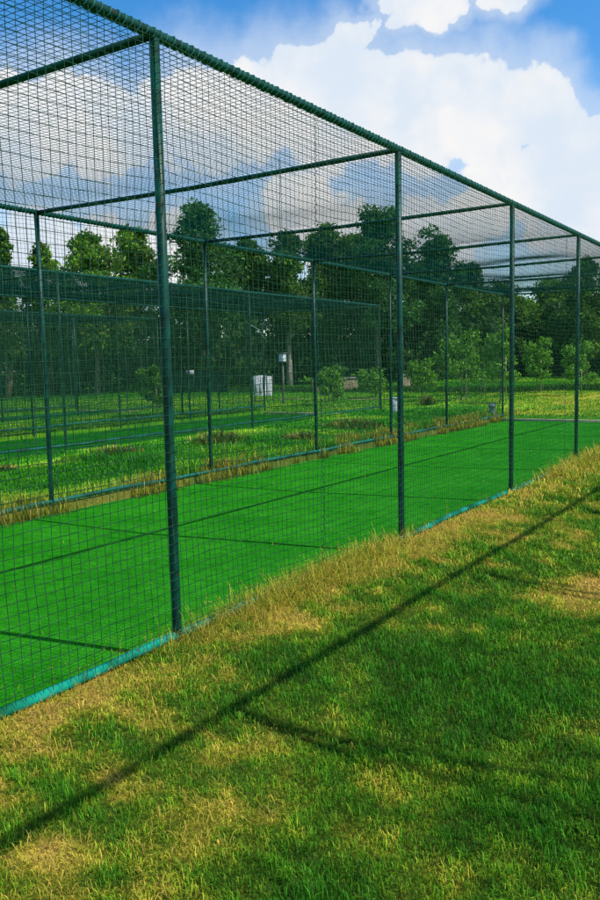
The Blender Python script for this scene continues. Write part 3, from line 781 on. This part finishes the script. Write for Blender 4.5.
# white two-panel notice board
t = empty('notice_board', (-18.0, 30.3, gz(-18, 30.3)), 'white two panel board standing on the field beside the lamp post', 'notice board')
t.rotation_euler.z = .55
MB().box((-.42, -.02, .28), (.12, .02, 1.18), .006).build('panel', M['white'], t)
MB().box((.17, -.03, .28), (.38, .03, 1.14), .006).build('panel', M['white'], t)
MB().box((-.36, -.027, .42), (-.28, -.0205, 1.02)).box((-.18, -.027, .36), (-.08, -.0205, .8)).box((-.02, -.027, .55), (.05, -.0205, 1.1)).build('faded_marking', M['greyboard'], t)
for x in (-.38, .145, .42): MB().tube([(x, .035, -.2), (x, .035, 1.2)], .02, 8).build('leg', M['rust'], t, True)
# small lamp post
t = empty('lamp_post', (-15.6, 28.3, gz(-15.6, 28.3)), 'short lamp post with pale box lantern in front of the dark shrubs', 'lamp post')
MB().tube([(0, 0, -.2), (0, 0, .15), (0, 0, 1.75)], [.07, .05, .04], 10).build('pole', M['rust'], t, True)
MB().box((-.13, -.13, 1.78), (.13, .13, 2.08), .02).build('lantern', M['glass'], t)
MB().box((-.17, -.17, 2.085), (.17, .17, 2.13), .02).box((-.15, -.15, 1.745), (.15, .15, 1.775)).build('lantern_cap', M['rust'], t)
# dark sight screen with a small white plate, between cages two and three
t = empty('sight_screen', (-14.9, 21.6, gz(-14.9, 21.6)), 'dark cloth screen on thin legs with small white plate, right of tall near post', 'screen')
t.rotation_euler.z = .6
gx, gy = np.meshgrid(np.linspace(-.9, 1.25, 24), np.linspace(.78, 1.5, 9), indexing='ij')
i_ = np.arange(24 * 9).reshape(24, 9)
build('cloth', np.stack([gx, .02 * np.sin(gx * 9) * (1.6 - gy), gy + .02 * np.sin(gx * 4)], -1), np.stack([i_[:-1, :-1], i_[1:, :-1], i_[1:, 1:], i_[:-1, 1:]], -1).reshape(-1, 4), None, M['darkcloth'], t, True)
for x in (-.3, -.05, .95): MB().tube([(x, .05, -.2), (x, .05, 1.5)], .025, 8).build('leg', M['paint'], t, True)
MB().box((-.12, -.05, 1.36), (.14, -.035, 1.52), .0).build('plate', M['white'], t)
# low cream wall behind the saplings
for (x0, y0, x1, y1, lab) in ((-20.6, 38.6, -18.6, 40.2, 'low cream wall left of the second near post, behind saplings'), (-17.6, 43.2, -16.9, 44.1, 'short cream wall piece just right of the second near post, behind saplings')):
    t = empty('boundary_wall', (x0, y0, gz(x0, y0)), lab, 'wall')
    L = math.hypot(x1 - x0, y1 - y0); t.rotation_euler.z = math.atan2(y1 - y0, x1 - x0)
    MB().box((0, -.1, -.3), (L, .1, .72), .01).build('wall_face', M['plaster'], t)
    MB().box((-.04, -.15, .723), (L + .04, .15, .78), .015).build('coping', M['tile'], t)
    pb = MB()
    for k in range(int(L / 1.6) + 1): pb.box((k * 1.6 - .14 + .14, -.16, -.3), (k * 1.6 + .28, -.103, .718))
    pb.build('pilaster', M['plaster'], t)
# white utility box by the second cage and rolled grey pad by the last post
t = empty('utility_box', (-7.7, 22.5, gz(-7.7, 22.5)), 'small pale grey box on the grass behind the second near post', 'box')
MB().box((-.14, -.12, -.05), (.14, .12, .46), .02).build('box_body', M['white'], t)
MB().box((-.16, -.14, .463), (.16, .14, .5), .012).build('box_lid', M['greyboard'], t)
t = empty('rolled_net_bundle', (-4.92, 23.1, .0), 'blue grey rolled net bundle tied at the last far post of the nearest cage', 'net bundle')
zz = np.linspace(.02, .38, 12); rr = .085 + .02 * np.sin(zz * 21) + .02 * rng.random(12); rr[0] = .07; rr[-1] = .06
MB().tube(np.stack([.02 * np.sin(zz * 5), .02 * np.cos(zz * 4), zz], -1), rr, 12).build('bundle_roll', M['bluegrey'], t, True)
MB().tube([(.13 * math.cos(a), .13 * math.sin(a), .4) for a in np.linspace(0, 6.28, 16)], .008, 5).build('tie', M['rope'], t, True)
# pale pole leaning in the second cage
t = MB().tube([(-9.45, 17.5, 2.72), (-9.42, 17.85, 2.6), (-9.38, 18.25, 2.25)], .010, 6).build('loose_rope', M['greyboard'], None, True)
tag(t, 'pale loose rope hanging slantwise from the roof of the second cage', 'rope')
# field path
xs_ = np.linspace(-22, -9.8, 40); yc = 32.5 + .22 * (xs_ + 16) + .25 * np.sin(xs_)
v = np.stack([np.stack([xs_, yc - .22, height(xs_, yc - .22) + .03], -1), np.stack([xs_, yc + .22, height(xs_, yc + .22) + .03], -1)], 1).reshape(-1, 3)
i_ = np.arange(39) * 2
tag(build('path', v, np.stack([i_, i_ + 2, i_ + 3, i_ + 1], -1), None, M['plaster']), kind='structure')

scene.view_settings.view_transform = 'Standard'; scene.view_settings.look = 'None'; scene.view_settings.exposure = 0
scene.render.engine = 'CYCLES'; scene.cycles.use_denoising = False
scene.cycles.max_bounces = 4; scene.cycles.diffuse_bounces = 2; scene.cycles.glossy_bounces = 2; scene.cycles.transmission_bounces = 3; scene.cycles.transparent_max_bounces = 8
